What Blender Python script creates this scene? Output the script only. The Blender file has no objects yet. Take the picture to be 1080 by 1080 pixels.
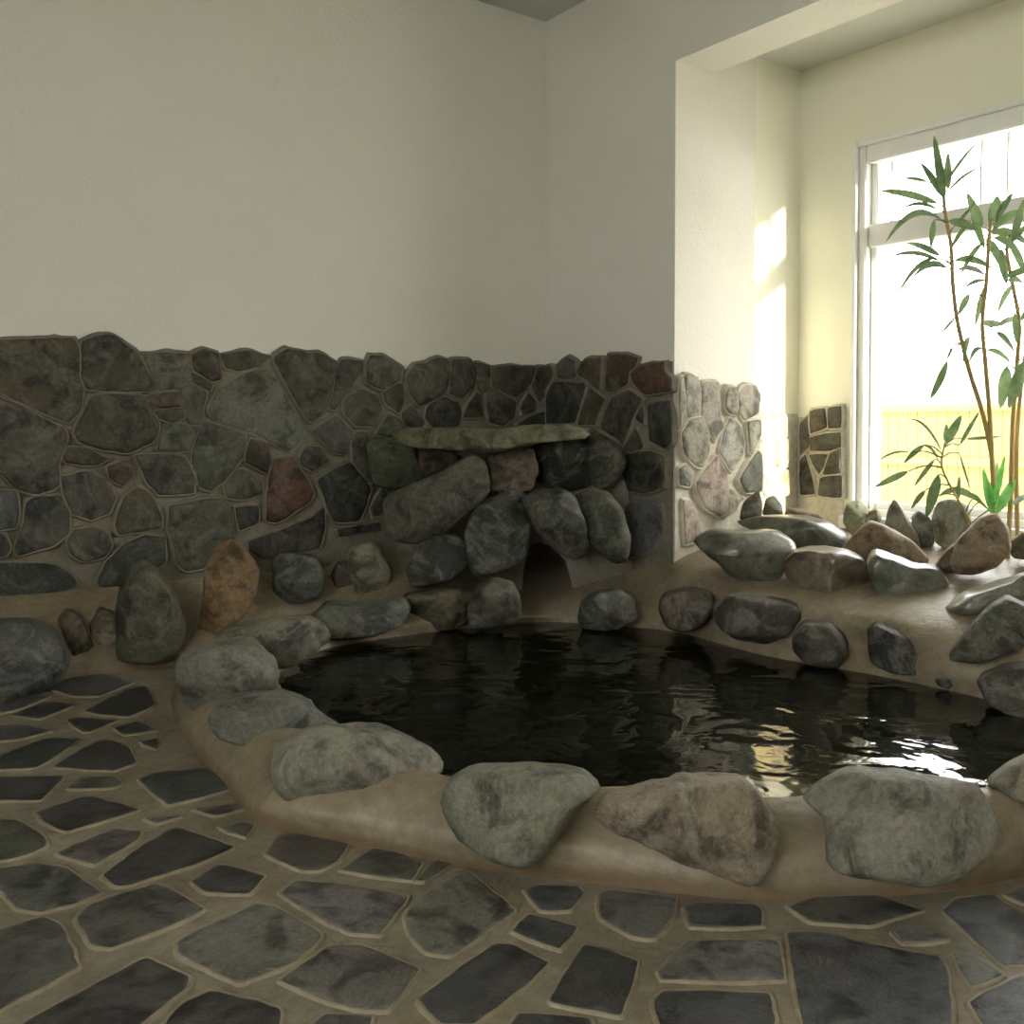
import bpy, bmesh, math, random
from mathutils import Vector, Matrix, noise
from mathutils.geometry import intersect_line_plane
C = bpy.context.scene.collection
S = bpy.context.scene

# ------------------------------------------------------------------ camera
F = 1039.0; HZ = 452.0; CH = 1.10
YAW = math.radians(53.8)
PITCH = math.radians(1.5)
FWD = Vector((math.cos(YAW), math.sin(YAW), 0)); RGT = Vector((math.sin(YAW), -math.cos(YAW), 0)); UP = Vector((0, 0, 1))
EYE = Vector((0, 0, CH))
cam = bpy.data.cameras.new('camera'); co = bpy.data.objects.new('camera', cam); C.objects.link(co)
co.location = EYE
co.rotation_euler = (math.pi/2 - PITCH, 0, YAW - math.pi/2)
cam.sensor_width = 36; cam.lens = 36*F/1080
cam.clip_start = 0.05
S.camera = co
_f = FWD*math.cos(PITCH) - UP*math.sin(PITCH); _u = UP*math.cos(PITCH) + FWD*math.sin(PITCH)
def _dir(px, py):
    d = _f + RGT*((px-540)/F) - _u*((py-CYA)/F)
    return d
CYA = HZ + F*math.tan(PITCH)
cam.shift_y = (CYA-540)/1080

def onplane(px, py, p0, n):
    d = _dir(px, py); n = Vector(n); t = (Vector(p0)-EYE).dot(n)/d.dot(n)
    return EYE + d*t
def Z(px, py, z): return onplane(px, py, (0, 0, z), (0, 0, 1))
def DD(px, py, D): return onplane(px, py, EYE + FWD*D, FWD)

# ------------------------------------------------------------------ materials
def nt(name):
    m = bpy.data.materials.new(name); m.use_nodes = True; t = m.node_tree
    b = t.nodes['Principled BSDF']; return m, t, b
def N(t, k, **kw):
    n = t.nodes.new(k)
    for a, v in kw.items():
        if a in n.inputs: n.inputs[a].default_value = v
        else: setattr(n, a, v)
    return n
def pos(t): return t.nodes.new('ShaderNodeNewGeometry').outputs['Position']
def noi(t, sc, det=4, rough=.6, dist=0.0, vec=None):
    n = N(t, 'ShaderNodeTexNoise'); n.inputs['Scale'].default_value = sc; n.inputs['Detail'].default_value = det
    n.inputs['Roughness'].default_value = rough; n.inputs['Distortion'].default_value = dist
    t.links.new(vec or pos(t), n.inputs['Vector']); return n.outputs['Fac']
def ramp(t, fac, stops):
    r = N(t, 'ShaderNodeValToRGB'); e = r.color_ramp.elements
    while len(e) < len(stops): e.new(.5)
    for i, (p, c) in enumerate(stops):
        e[i].position = p; e[i].color = (c, c, c, 1) if not isinstance(c, tuple) else (*c, 1)
    t.links.new(fac, r.inputs['Fac']); return r.outputs['Color']
def mix(t, fac, a, b, mode='MIX'):
    m = N(t, 'ShaderNodeMix', data_type='RGBA', blend_type=mode)
    for i, v in ((0, fac), (6, a), (7, b)):
        if isinstance(v, (int, float)): m.inputs[i].default_value = v
        elif isinstance(v, tuple): m.inputs[i].default_value = (*v, 1)
        else: t.links.new(v, m.inputs[i])
    return m.outputs[2]
def math_(t, op, a, b):
    m = N(t, 'ShaderNodeMath', operation=op)
    for i, v in ((0, a), (1, b)):
        if isinstance(v, (int, float)): m.inputs[i].default_value = v
        else: t.links.new(v, m.inputs[i])
    return m.outputs[0]
def bump(t, b, h, s, d=.01):
    n = N(t, 'ShaderNodeBump'); n.inputs['Strength'].default_value = s; n.inputs['Distance'].default_value = d
    t.links.new(h, n.inputs['Height']); t.links.new(n.outputs[0], b.inputs['Normal'])

def plaster(name, col, sc=70, st=.5, d=.004):
    m, t, b = nt(name)
    f = noi(t, 1.3, 3); g = noi(t, sc, 3, .55)
    c = mix(t, ramp(t, f, [(.3, 0.), (.7, 1.)]), tuple(x*.95 for x in col), col)
    t.links.new(c, b.inputs['Base Color']); b.inputs['Roughness'].default_value = .75
    b.inputs['Specular IOR Level'].default_value = .25
    bump(t, b, g, st, d); return m
def plain(name, col, rough=.5, spec=.5):
    m, t, b = nt(name)
    f = noi(t, 9, 3)
    c = mix(t, f, tuple(x*.85 for x in col), tuple(min(1, x*1.1) for x in col))
    t.links.new(c, b.inputs['Base Color']); b.inputs['Roughness'].default_value = rough
    b.inputs['Specular IOR Level'].default_value = spec; return m
def stone(name, rough0, rough1, spec, mott=.55, bs=.6, sc=1.0, bd=.01):
    """natural rock; the stone's own colour is read from the mesh attribute 'tint'"""
    m, t, b = nt(name)
    at = N(t, 'ShaderNodeAttribute'); at.attribute_name = 'tint'; col = at.outputs['Color']
    big = noi(t, 7*sc, 6, .65, .6); fine = noi(t, 55*sc, 5, .7); gr = noi(t, 170*sc, 3, .6)
    c = mix(t, ramp(t, big, [(.40, .0), (.52, 1.)]), mix(t, .68, col, (.0, .0, .0)), col)
    c = mix(t, math_(t, 'MULTIPLY', ramp(t, noi(t, 4.2*sc, 8, .72, 2.2), [(.49, 0.), (.60, 1.)]), mott*.62), c, mix(t, .5, col, (.42, .40, .33)))
    c = mix(t, math_(t, 'MULTIPLY', ramp(t, noi(t, 3.1*sc, 6, .7, 1.0), [(.54, 0.), (.68, 1.)]), mott*.35), c, (.17, .10, .045))
    c = mix(t, ramp(t, fine, [(.38, 0.), (.60, 1.)]), mix(t, .32, c, (0, 0, 0)), c)
    sp = ramp(t, gr, [(.60, 0.), (.72, 1.)])
    c = mix(t, math_(t, 'MULTIPLY', sp, mott*.35), c, (.42, .40, .34))
    # thin pale veins
    w = N(t, 'ShaderNodeTexWave', bands_direction='DIAGONAL'); w.inputs['Scale'].default_value = 1.6*sc
    w.inputs['Distortion'].default_value = 9; w.inputs['Detail'].default_value = 4; w.inputs['Detail Scale'].default_value = 1.4
    t.links.new(pos(t), w.inputs['Vector'])
    c = mix(t, math_(t, 'MULTIPLY', ramp(t, w.outputs['Fac'], [(.965, 0.), (1., 1.)]), mott*.16), c, (.33, .32, .27))
    t.links.new(c, b.inputs['Base Color'])
    t.links.new(ramp(t, big, [(.3, rough0), (.7, rough1)]), b.inputs['Roughness'])
    b.inputs['Specular IOR Level'].default_value = spec
    h = math_(t, 'ADD', math_(t, 'MULTIPLY', noi(t, 16*sc, 8, .68, .4), 1.3), math_(t, 'MULTIPLY', gr, .3))
    bump(t, b, h, bs, bd); return m
def concrete(name, a, bcol, rough=.6, spec=.4, stain=.5, bs=.35, wash=(.42, .38, .3)):
    m, t, b = nt(name)
    f = noi(t, 3.2, 6, .6, .4); g = noi(t, 23, 6, .65); s = noi(t, 2.1, 5, .6, 1.0)
    c = mix(t, ramp(t, f, [(.3, 0.), (.7, 1.)]), a, bcol)
    c = mix(t, math_(t, 'MULTIPLY', ramp(t, s, [(.52, 0.), (.70, 1.)]), stain), c, (.16, .085, .03))
    c = mix(t, math_(t, 'MULTIPLY', ramp(t, noi(t, 4.5, 6, .7, .8), [(.58, 0.), (.78, 1.)]), .5), c, wash)
    c = mix(t, ramp(t, g, [(.35, 0.), (.6, 1.)]), mix(t, .25, c, (0, 0, 0)), c)
    if name == 'pool_concrete':
        sx = N(t, 'ShaderNodeSeparateXYZ'); t.links.new(pos(t), sx.inputs[0])
        zz = math_(t, 'ADD', sx.outputs['Z'], math_(t, 'MULTIPLY', f, -.08))
        c = mix(t, ramp(t, math_(t, 'ADD', zz, .05), [(.0, .85), (.03, .6), (.05, 0.)]), c, (.13, .08, .035))
    t.links.new(c, b.inputs['Base Color']); b.inputs['Roughness'].default_value = rough
    b.inputs['Specular IOR Level'].default_value = spec
    bump(t, b, math_(t, 'ADD', g, math_(t, 'MULTIPLY', noi(t, 9, 3), 1.5)), bs, .012); return m

M = {}
M['wall'] = plaster('white_stucco', (.78, .755, .67), 60, .9, .006)
M['cream'] = plaster('cream_stucco', (.84, .82, .665), 90, .35)
M['ceil'] = plaster('ceiling_paint', (.62, .62, .55), 40, .15)
M['rock'] = stone('dry_rock', .55, .8, .35)
M['wet'] = stone('wet_rock', .30, .5, .5, .6, .6)
M['damp'] = stone('damp_rock', .45, .7, .4, .8, .8)
M['wet'].node_tree.nodes['Principled BSDF'].inputs['Coat Weight'].default_value = 1.0
M['wet'].node_tree.nodes['Principled BSDF'].inputs['Coat Roughness'].default_value = .28
M['rim'] = stone('rim_rock', .38, .65, .45, 1.0, 1.0, 1.05, .022)
M['clad'] = stone('cladding_stone', .5, .72, .35, .45, .5)
M['flag'] = stone('paving_stone', .28, .42, .5, .25, .8, 1.5, .008)
M['mortar'] = concrete('cladding_mortar', (.17, .155, .115), (.25, .225, .165), .75, .25, .15)
M['lime'] = concrete('pale_mortar', (.5, .46, .36), (.66, .62, .5), .75, .25, .1)
M['grout'] = concrete('paving_mortar', (.17, .15, .105), (.29, .255, .18), .5, .45, .55, .5)
M['lip'] = concrete('pale_joint_mortar', (.22, .185, .12), (.34, .295, .20), .55, .4, .3, .5)
M['rimc'] = concrete('pool_concrete', (.19, .155, .10), (.34, .285, .19), .45, .45, .5, .35)
M['white'] = plain('white_window_paint', (.80, .80, .76), .4)
M['timber'] = plain('yellow_fence_board', (.34, .27, .10), .8, .2)
M['polyc'] = plain('pale_fence_panel', (.6, .6, .55), .6, .3)
M['gravel'] = plain('outdoor_gravel', (.65, .64, .58), .9, .2)
M['bark'] = plain('plant_stem', (.42, .30, .12), .7, .3)
def leafmat(name, a, bcol):
    m, t, b = nt(name)
    c = mix(t, ramp(t, noi(t, 14, 3), [(.35, 0.), (.65, 1.)]), a, bcol)
    t.links.new(c, b.inputs['Base Color']); b.inputs['Roughness'].default_value = .45
    tr = N(t, 'ShaderNodeBsdfTranslucent'); t.links.new(c, tr.inputs['Color'])
    mx = N(t, 'ShaderNodeMixShader'); mx.inputs[0].default_value = .35
    t.links.new(b.outputs[0], mx.inputs[1]); t.links.new(tr.outputs[0], mx.inputs[2])
    t.links.new(mx.outputs[0], t.nodes['Material Output'].inputs['Surface']); return m
M['leaf'] = leafmat('dark_leaf', (.07, .125, .05), (.16, .22, .10))
M['sprout'] = leafmat('young_leaf', (.10, .36, .06), (.22, .50, .12))
# window glass: thin clear pane
m, t, b = nt('window_glass'); t.nodes.remove(b)
tr = N(t, 'ShaderNodeBsdfTransparent'); gl = N(t, 'ShaderNodeBsdfGlossy'); gl.inputs['Roughness'].default_value = .02
lw = N(t, 'ShaderNodeLayerWeight'); fr = math_(t, 'ADD', math_(t, 'MULTIPLY', math_(t, 'POWER', lw.outputs['Facing'], 4.0), .45), .03)
mx = N(t, 'ShaderNodeMixShader'); t.links.new(fr, mx.inputs[0]); t.links.new(tr.outputs[0], mx.inputs[1]); t.links.new(gl.outputs[0], mx.inputs[2])
t.links.new(mx.outputs[0], t.nodes['Material Output'].inputs['Surface']); M['glass'] = m
# pool water
m, t, b = nt('pool_water')
b.inputs['Base Color'].default_value = (.035, .04, .018, 1); b.inputs['Roughness'].default_value = .03
b.inputs['IOR'].default_value = 1.33; b.inputs['Transmission Weight'].default_value = .85
mp = N(t, 'ShaderNodeMapping'); mp.inputs['Scale'].default_value = (1, 1, 1); t.links.new(pos(t), mp.inputs['Vector'])
h = math_(t, 'ADD', noi(t, 3.2, 2, .5, .8, mp.outputs[0]), math_(t, 'MULTIPLY', noi(t, 11, 2, .5, .5, mp.outputs[0]), .12))
bump(t, b, h, .32, .05); M['water'] = m
M['basin'] = plain('dark_pool_lining', (.035, .036, .018), .7, .2)

# ------------------------------------------------------------------ object helpers
def link(name, bm, mat, parent=None, smooth=True, origin=None, tint=None):
    me = bpy.data.meshes.new(name)
    if origin is not None: bmesh.ops.translate(bm, verts=bm.verts, vec=-Vector(origin))
    bmesh.ops.recalc_face_normals(bm, faces=bm.faces)
    bm.to_mesh(me); bm.free()
    me.materials.append(mat)
    if smooth: me.polygons.foreach_set('use_smooth', [True]*len(me.polygons))
    if tint is not None and 'tint' not in me.attributes:
        a = me.attributes.new('tint', 'FLOAT_COLOR', 'POINT')
        a.data.foreach_set('color', [*tint, 1.0]*len(me.vertices))
    o = bpy.data.objects.new(name, me); C.objects.link(o)
    if origin is not None: o.location = origin
    if parent: o.parent = parent
    return o
def empty(name, loc=(0, 0, 0)):
    o = bpy.data.objects.new(name, None); o.empty_display_size = .1; o.location = loc; C.objects.link(o); return o
def tag(o, label, cat, group=None, kind=None):
    o['label'] = label; o['category'] = cat
    if group: o['group'] = group
    if kind: o['kind'] = kind
    return o
def struct(o, label=None, cat=None):
    o['kind'] = 'structure'
    if label: o['label'] = label
    if cat: o['category'] = cat
    return o
def box(bm, a, b_):
    a = Vector(a); b_ = Vector(b_); r = bmesh.ops.create_cube(bm, size=1)
    for v in r['verts']: v.co = Vector((a[i] + (b_[i]-a[i])*(v.co[i]+.5) for i in range(3)))
def boxes(name, bl, mat, parent=None, origin=None, bev=0):
    bm = bmesh.new()
    for a, b_ in bl: box(bm, a, b_)
    if bev: bmesh.ops.bevel(bm, geom=bm.edges[:], offset=bev, segments=2, affect='EDGES')
    return link(name, bm, mat, parent, smooth=False, origin=origin)
def cr(pts, n, closed=True):
    """Catmull-Rom resample of a list of vectors"""
    L = len(pts); out = []
    segs = L if closed else L-1
    for i in range(segs):
        p = [pts[(i+k) % L] if closed else pts[min(max(i+k, 0), L-1)] for k in (-1, 0, 1, 2)]
        for j in range(n):
            t_ = j/n
            out.append(.5*((2*p[1]) + (p[2]-p[0])*t_ + (2*p[0]-5*p[1]+4*p[2]-p[3])*t_*t_ + (3*p[1]-p[0]-3*p[2]+p[3])*t_**3))
    if not closed: out.append(pts[-1].copy())
    return out
def even(pts, n):
    L = len(pts); d = [0]
    for i in range(L): d.append(d[-1] + (pts[(i+1) % L]-pts[i]).length)
    out = []; k = 0
    for j in range(n):
        s = d[-1]*j/n
        while d[k+1] < s: k += 1
        u = (s-d[k])/max(1e-9, d[k+1]-d[k]); out.append(pts[k].lerp(pts[(k+1) % L], u))
    return out
def soften(pts, sharp):
    """subdivide a traced outline keeping its corners fairly crisp"""
    out = []
    L = len(pts)
    for i in range(L):
        a, b_, c = pts[i-1], pts[i], pts[(i+1) % L]
        out += [b_.lerp(a, sharp), b_.lerp(a, sharp*.3).lerp(c, sharp*.3*.7), b_.lerp(c, sharp)]
    return out

def lofted(rings, cap0, cap1, bm):
    vs = [[bm.verts.new(p) for p in r] for r in rings]; n = len(rings[0])
    for a, b_ in zip(vs, vs[1:]):
        for i in range(n): bm.faces.new((a[i], a[(i+1) % n], b_[(i+1) % n], b_[i]))
    for r, c in ((vs[0], cap0), (vs[-1], cap1)):
        if c is not None:
            cv = bm.verts.new(c)
            for i in range(n): bm.faces.new((r[i], r[(i+1) % n], cv))
    return vs

# ------------------------------------------------------------------ boulders
def boulder(name, outline, D, T, tint, mat, label, seed, axis='h', amp=.05, facets=4, group=None, p=3.0, cat='boulder', sharp=.22):
    rnd = random.Random(seed)
    cpx = sum(q[0] for q in outline)/len(outline); cpy = sum(q[1] for q in outline)/len(outline)
    if axis == 'h':
        ax = _dir(cpx, cpy); ax.z = 0; ax.normalize()
    else:
        ax = _dir(cpx, cpy).normalized(); ax = (ax + Vector((ax.x, ax.y, 0)).normalized()*1.4).normalized(); p = 2.4
    c0 = DD(cpx, cpy, D)
    pl = [onplane(x, y, c0, ax) for x, y in outline]
    pc = sum(pl, Vector((0, 0, 0)))/len(pl); pl = [pc + (q-pc)*1.05 for q in pl]
    pl = even(cr(soften(pl, sharp), 3), 52)
    cen = Vector((0, 0, 0))
    for q in pl: cen += q
    cen /= len(pl)
    R = sum((q-cen).length for q in pl)/len(pl)
    rings = []; K = 9
    for k in range(1, K*2):
        a = math.pi*k/(K*2)
        u = -math.cos(a); s = math.sin(a)
        s = max(.0, 1-abs(u)**p)**(1/p); 
        uu = math.copysign(abs(u)**.9, u)
        rings.append([cen + (q-cen)*s + ax*(uu*T/2) for q in pl])
    cuts = []
    for _ in range(facets):
        th = rnd.uniform(0, 2*math.pi); e = RGT*math.cos(th) + UP*math.sin(th)
        n = (-ax*rnd.uniform(.7, 1.2) + e*rnd.uniform(.2, .9)).normalized()
        cuts.append((n, rnd.uniform(.60, .85)))
    off = Vector((rnd.uniform(-50, 50), rnd.uniform(-50, 50), rnd.uniform(-50, 50)))
    def warp(v):
        r = v-cen
        for n, h in cuts:
            # support of the pebble along n
            sup = math.sqrt((T/2*n.dot(ax))**2 + (R*(n-ax*n.dot(ax)).length)**2)
            d = r.dot(n)
            if d > h*sup: r -= n*(d-h*sup)*.85
        q = (cen+r)*(2.2/R*.5) + off
        nn = noise.fractal(q*1.5, .8, 2.1, 4)
        rid = noise.ridged_multi_fractal(q*1.1, 1.0, 2.0, 4, 1.0, 2.0)-1.0
        r += r.normalized()*R*(1.3*amp*nn - amp*.45*rid)
        return cen+r
    rings = [[warp(v) for v in r] for r in rings]
    bm = bmesh.new(); lofted(rings, warp(cen-ax*T/2), warp(cen+ax*T/2), bm)
    zmin = min(v.co.z for v in bm.verts)
    o = link(name, bm, M[mat], origin=(cen.x, cen.y, zmin), tint=tint)
    tag(o, label, cat, group)
    return o

G = (.085, .088, .070); DK = (.040, .043, .036); OL = (.085, .082, .055); BR = (.13, .085, .05); TAN = (.24, .21, .15)
LG = (.20, .20, .165); RD = (.12, .065, .045); GG = (.10, .115, .075); BL = (.06, .063, .065); PK = (.24, .20, .16)
rim = 'boulders set into the pool rim'; cur = 'boulders against the stone clad wall'; fou = 'rocks of the corner waterfall stack'
ban = 'boulders on the bank below the window'; wtr = 'rocks along the far waterline'; led = 'upright stones along the window ledge'
BO = [
 # near rim ------------------------------------------------------------------
 ([(289,815),(294,790),(312,776),(345,768),(390,769),(420,775),(448,788),(468,807),(455,812),(430,822),(400,836),(370,844),(320,849),(300,842)],2.86,.34,(.27,.26,.21),'rim','v',.05,3,'long pale speckled boulder on the near pool rim, sloping down to the right',rim,'boulder'),
 ([(466,843),(475,825),(495,812),(530,809),(590,810),(615,816),(630,830),(612,845),(592,870),(577,895),(562,906),(540,909),(510,900),(485,885),(472,865)],2.48,.30,(.21,.215,.165),'rim','v',.035,2,'smooth rounded grey-green boulder on the near pool rim, tapering at its foot',rim,'boulder'),
 ([(627,855),(640,842),(665,836),(690,825),(740,820),(780,822),(803,840),(815,880),(812,905),(800,930),(785,932),(760,918),(720,900),(690,888),(655,878),(635,868)],2.36,.30,(.29,.24,.18),'rim','v',.06,5,'jagged layered boulder with rusty brown streaks on the near pool rim',rim,'boulder'),
 ([(848,840),(870,824),(900,812),(935,815),(1000,825),(1030,835),(1060,865),(1063,885),(1040,905),(1000,923),(970,928),(930,918),(880,912),(872,900),(873,870),(868,855)],2.36,.34,(.24,.23,.19),'rim','v',.05,4,'largest broad grey boulder with dark pitted underside on the near pool rim',rim,'boulder'),
 ([(1042,822),(1060,808),(1085,795),(1120,797),(1135,830),(1100,848),(1075,842),(1055,832)],2.62,.26,(.25,.23,.18),'rim','v',.05,3,'pale boulder on the near pool rim, cut off by the right edge of the photo',rim,'boulder'),
 ([(220,757),(232,742),(255,733),(300,730),(325,740),(340,755),(360,768),(345,777),(300,783),(260,785),(235,775)],3.32,.40,(.15,.155,.14),'rim','v',.06,4,'mottled grey wedge-shaped boulder on the left pool rim, just beyond the long pale one',rim,'boulder'),
 ([(187,703),(195,688),(225,680),(265,676),(283,690),(291,705),(289,725),(262,728),(245,740),(215,754),(195,738),(189,718)],3.72,.45,(.19,.19,.16),'rim','v',.07,4,'streaky grey and white boulder bulging at the left corner of the pool',rim,'boulder'),
 ([(226,674),(245,661),(290,652),(325,650),(340,658),(347,672),(330,688),(305,700),(293,703),(280,690),(262,678)],4.22,.40,(.20,.19,.15),'rim','v',.06,4,'low flat-topped grey-tan boulder between the orange standing stone and the water',rim,'boulder'),
 ([(332,646),(345,635),(385,638),(425,632),(430,645),(420,660),(385,668),(350,671),(338,660)],4.95,.35,(.09,.10,.085),'wet','h',.06,4,'long dark pitted stone lying on the back pool edge below the pale round stone',rim,'boulder'),
 # curb ----------------------------------------------------------------------
 ([(-40,662),(0,657),(38,656),(62,672),(73,695),(62,715),(35,729),(5,736),(-40,738)],4.15,.45,(.085,.088,.090),'wet','h',.03,1,'smooth dark grey rounded boulder on the floor at the left edge of the photo',cur,'boulder'),
 ([(60,655),(70,643),(85,648),(92,665),(104,690),(100,699),(85,700),(74,686)],4.42,.20,(.13,.105,.07),'rock','h',.07,3,'small dark-sided brown stone leaning right beside the smooth grey boulder',cur,'boulder'),
 ([(94,660),(105,642),(125,648),(125,692),(108,698),(100,688)],4.5,.20,(.24,.20,.14),'rock','h',.06,2,'pale tan squat stone between the small brown stone and the tall dark one',cur,'boulder'),
 ([(126,620),(134,598),(150,592),(163,600),(185,628),(194,655),(190,682),(180,696),(127,695),(123,670)],4.52,.28,(.085,.085,.055),'rock','h',.05,4,'tall dark mossy standing stone with a pointed top against the left wall',cur,'boulder'),
 ([(217,598),(228,578),(243,569),(258,578),(273,605),(270,625),(262,645),(238,660),(225,679),(205,679),(212,650),(216,620)],4.72,.25,(.21,.13,.06),'rock','h',.04,4,'tall orange-brown leaning slab stone standing against the left wall',cur,'boulder'),
 ([(288,592),(297,584),(320,585),(335,590),(341,605),(337,628),(318,634),(290,637)],5.05,.22,(.075,.085,.080),'wet','h',.03,4,'dark blue-grey blocky stone right of the orange slab stone',cur,'boulder'),
 ([(350,605),(356,592),(368,590),(376,610),(380,628),(355,629)],5.32,.15,(.14,.11,.08),'rock','h',.05,2,'small brown stone tucked against the pale round one',cur,'boulder'),
 ([(366,585),(378,574),(392,571),(402,580),(412,600),(408,618),(395,629),(380,629),(371,610)],5.25,.22,(.32,.30,.235),'rock','h',.03,2,'pale cream-grey egg-shaped stone against the wall left of the waterfall stack',cur,'boulder'),
 # fountain stack --------------------------------------------------------------
 ([(411,456),(430,452),(480,451),(520,453),(560,448),(600,448),(618,456),(614,463),(570,466),(545,474),(515,478),(480,475),(445,468),(420,463)],5.38,.55,(.22,.22,.13),'rock','h',.03,2,'flat greenish capstone ledge lying across the top of the waterfall stack',fou,'rock'),
 ([(388,466),(400,461),(425,463),(437,468),(441,490),(445,508),(425,514),(395,513),(390,495)],5.47,.25,(.12,.14,.085),'rock','h',.03,4,'moss-green square rock under the left end of the capstone',fou,'rock'),
 ([(404,528),(415,520),(450,505),(485,486),(500,480),(512,492),(515,515),(505,533),(470,560),(440,570),(412,568),(406,550)],5.28,.26,(.17,.155,.12),'rock','h',.03,4,'big diagonal grey-brown slab rising to the right in the waterfall stack',fou,'rock'),
 ([(512,480),(520,469),(548,466),(563,475),(566,500),(560,515),(535,521),(516,512)],5.42,.25,(.22,.17,.11),'rock','h',.08,5,'crumbly brown rock at the middle of the stack, right of the diagonal slab',fou,'rock'),
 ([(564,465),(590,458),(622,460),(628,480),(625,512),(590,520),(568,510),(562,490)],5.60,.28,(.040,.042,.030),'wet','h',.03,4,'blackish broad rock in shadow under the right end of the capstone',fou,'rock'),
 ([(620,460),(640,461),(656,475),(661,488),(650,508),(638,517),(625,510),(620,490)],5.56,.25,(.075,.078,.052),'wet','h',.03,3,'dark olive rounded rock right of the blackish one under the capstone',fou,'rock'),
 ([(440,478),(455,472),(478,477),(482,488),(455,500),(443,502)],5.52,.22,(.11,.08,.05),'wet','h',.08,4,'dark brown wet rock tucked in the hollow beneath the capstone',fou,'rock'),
 ([(492,562),(500,540),(515,528),(545,516),(561,528),(559,555),(552,588),(535,600),(520,606),(502,606),(494,588)],5.25,.30,(.065,.070,.055),'wet','h',.04,5,'dark wet rock forming the left side of the spout opening',fou,'rock'),
 ([(553,528),(565,518),(590,516),(606,525),(617,555),(622,585),(605,590),(585,580),(572,566),(561,552)],5.26,.26,(.12,.125,.10),'wet','h',.05,4,'grey leaning rock forming the right side of the spout opening',fou,'rock'),
 ([(603,526),(620,517),(640,520),(655,535),(665,565),(661,588),(648,593),(630,580),(614,560)],5.38,.25,(.13,.135,.095),'rock','h',.03,3,'olive teardrop-shaped rock with a tan edge at the right of the waterfall stack',fou,'rock'),
 ([(430,600),(437,580),(455,566),(480,565),(496,580),(493,598),(470,612),(435,618)],5.2,.26,(.055,.062,.050),'wet','h',.03,4,'dark rounded rock below the lower end of the diagonal slab',fou,'rock'),
 ([(426,630),(445,622),(475,620),(500,624),(502,650),(485,661),(440,664),(428,652)],5.18,.3,(.19,.16,.09),'wet','h',.07,4,'low tan rock at the waterline under the left of the waterfall stack',fou,'rock'),
 ([(494,640),(505,618),(520,612),(540,614),(548,630),(546,656),(520,662),(498,660)],5.12,.28,(.20,.20,.16),'wet','h',.06,4,'banded black and white rock at the waterline left of the spout opening',fou,'rock'),
 ([(609,652),(614,635),(630,624),(650,622),(668,632),(672,652),(650,662),(615,662)],5.18,.28,(.15,.16,.14),'wet','h',.04,4,'small blue-grey rock at the waterline right of the spout opening',fou,'rock'),
 # waterline ---------------------------------------------------------------------
 ([(695,640),(700,627),(725,620),(748,625),(752,640),(742,655),(725,664),(703,660)],5.02,.30,(.15,.11,.07),'wet','h',.03,2,'rusty brown oval rock at the far waterline, leftmost of the bank row',wtr,'rock'),
 ([(753,640),(770,628),(800,630),(840,637),(843,650),(830,667),(805,677),(775,670),(757,656)],4.72,.32,(.085,.080,.065),'wet','h',.07,5,'dark jagged rock with a scooped top at the far waterline',wtr,'rock'),
 ([(837,670),(848,657),(875,657),(890,670),(895,688),(882,702),(852,698),(839,686)],4.5,.28,(.11,.105,.08),'wet','h',.03,2,'small rounded grey-brown rock at the far waterline right of the jagged one',wtr,'rock'),
 ([(917,666),(925,657),(950,666),(975,678),(995,695),(988,708),(950,707),(918,696)],4.28,.30,(.050,.055,.050),'wet','h',.06,5,'black wedge-shaped rock sloping down to the right at the waterline',wtr,'rock'),
 ([(986,715),(995,711),(1010,712),(1015,720),(1003,726),(990,722)],4.1,.14,(.06,.065,.06),'wet','h',.05,2,'tiny dark rock poking out below the black wedge at the waterline',wtr,'rock'),
 ([(1003,688),(1020,665),(1045,640),(1062,630),(1080,638),(1095,660),(1075,682),(1055,688),(1030,697),(1006,695)],3.98,.26,(.12,.125,.095),'wet','h',.04,5,'large leaning grey-green rock with a peaked top near the right edge above the water',wtr,'rock'),
 ([(1033,715),(1055,705),(1085,700),(1130,706),(1130,745),(1070,752),(1042,738)],3.78,.30,(.13,.125,.10),'wet','h',.05,4,'lowest rock at the right edge touching the water under the peaked one',wtr,'rock'),
 # bank ---------------------------------------------------------------------------
 ([(732,570),(752,559),(790,561),(818,560),(834,570),(839,580),(829,597),(820,610),(800,616),(780,612),(755,590)],5.08,.34,(.14,.15,.105),'wet','h',.03,4,'grey-green boulder nearest the wall corner with a pale right end on the bank',ban,'boulder'),
 ([(828,592),(838,582),(855,578),(890,580),(908,588),(918,605),(913,625),(900,637),(870,632),(842,620),(831,607)],4.84,.34,(.15,.115,.075),'wet','h',.03,4,'brown rounded boulder with a bright shiny top in the middle of the bank',ban,'boulder'),
 ([(915,592),(923,580),(945,588),(965,596),(988,598),(999,612),(998,630),(985,633),(950,634),(930,632),(920,615)],4.66,.34,(.10,.108,.075),'wet','h',.04,5,'dark green-grey angular boulder with a bright left shoulder on the bank',ban,'boulder'),
 ([(774,552),(800,545),(840,544),(870,549),(891,562),(895,574),(870,584),(835,576),(800,563)],5.38,.34,(.13,.135,.10),'wet','h',.03,4,'long low dark boulder behind the two front bank boulders, under the alcove corner',ban,'boulder'),
 ([(887,582),(905,560),(918,550),(935,556),(960,570),(980,590),(962,600),(925,590),(905,595)],5.02,.26,(.20,.14,.085),'rock','h',.03,4,'rust-brown triangular slab boulder behind the bank row',ban,'boulder'),
 ([(1003,590),(1012,568),(1033,546),(1050,543),(1062,558),(1065,582),(1050,598),(1025,607),(1007,603)],4.55,.26,(.28,.21,.14),'rock','h',.04,4,'upright pinkish-brown rounded boulder beside the leafy plant',ban,'boulder'),
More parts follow.
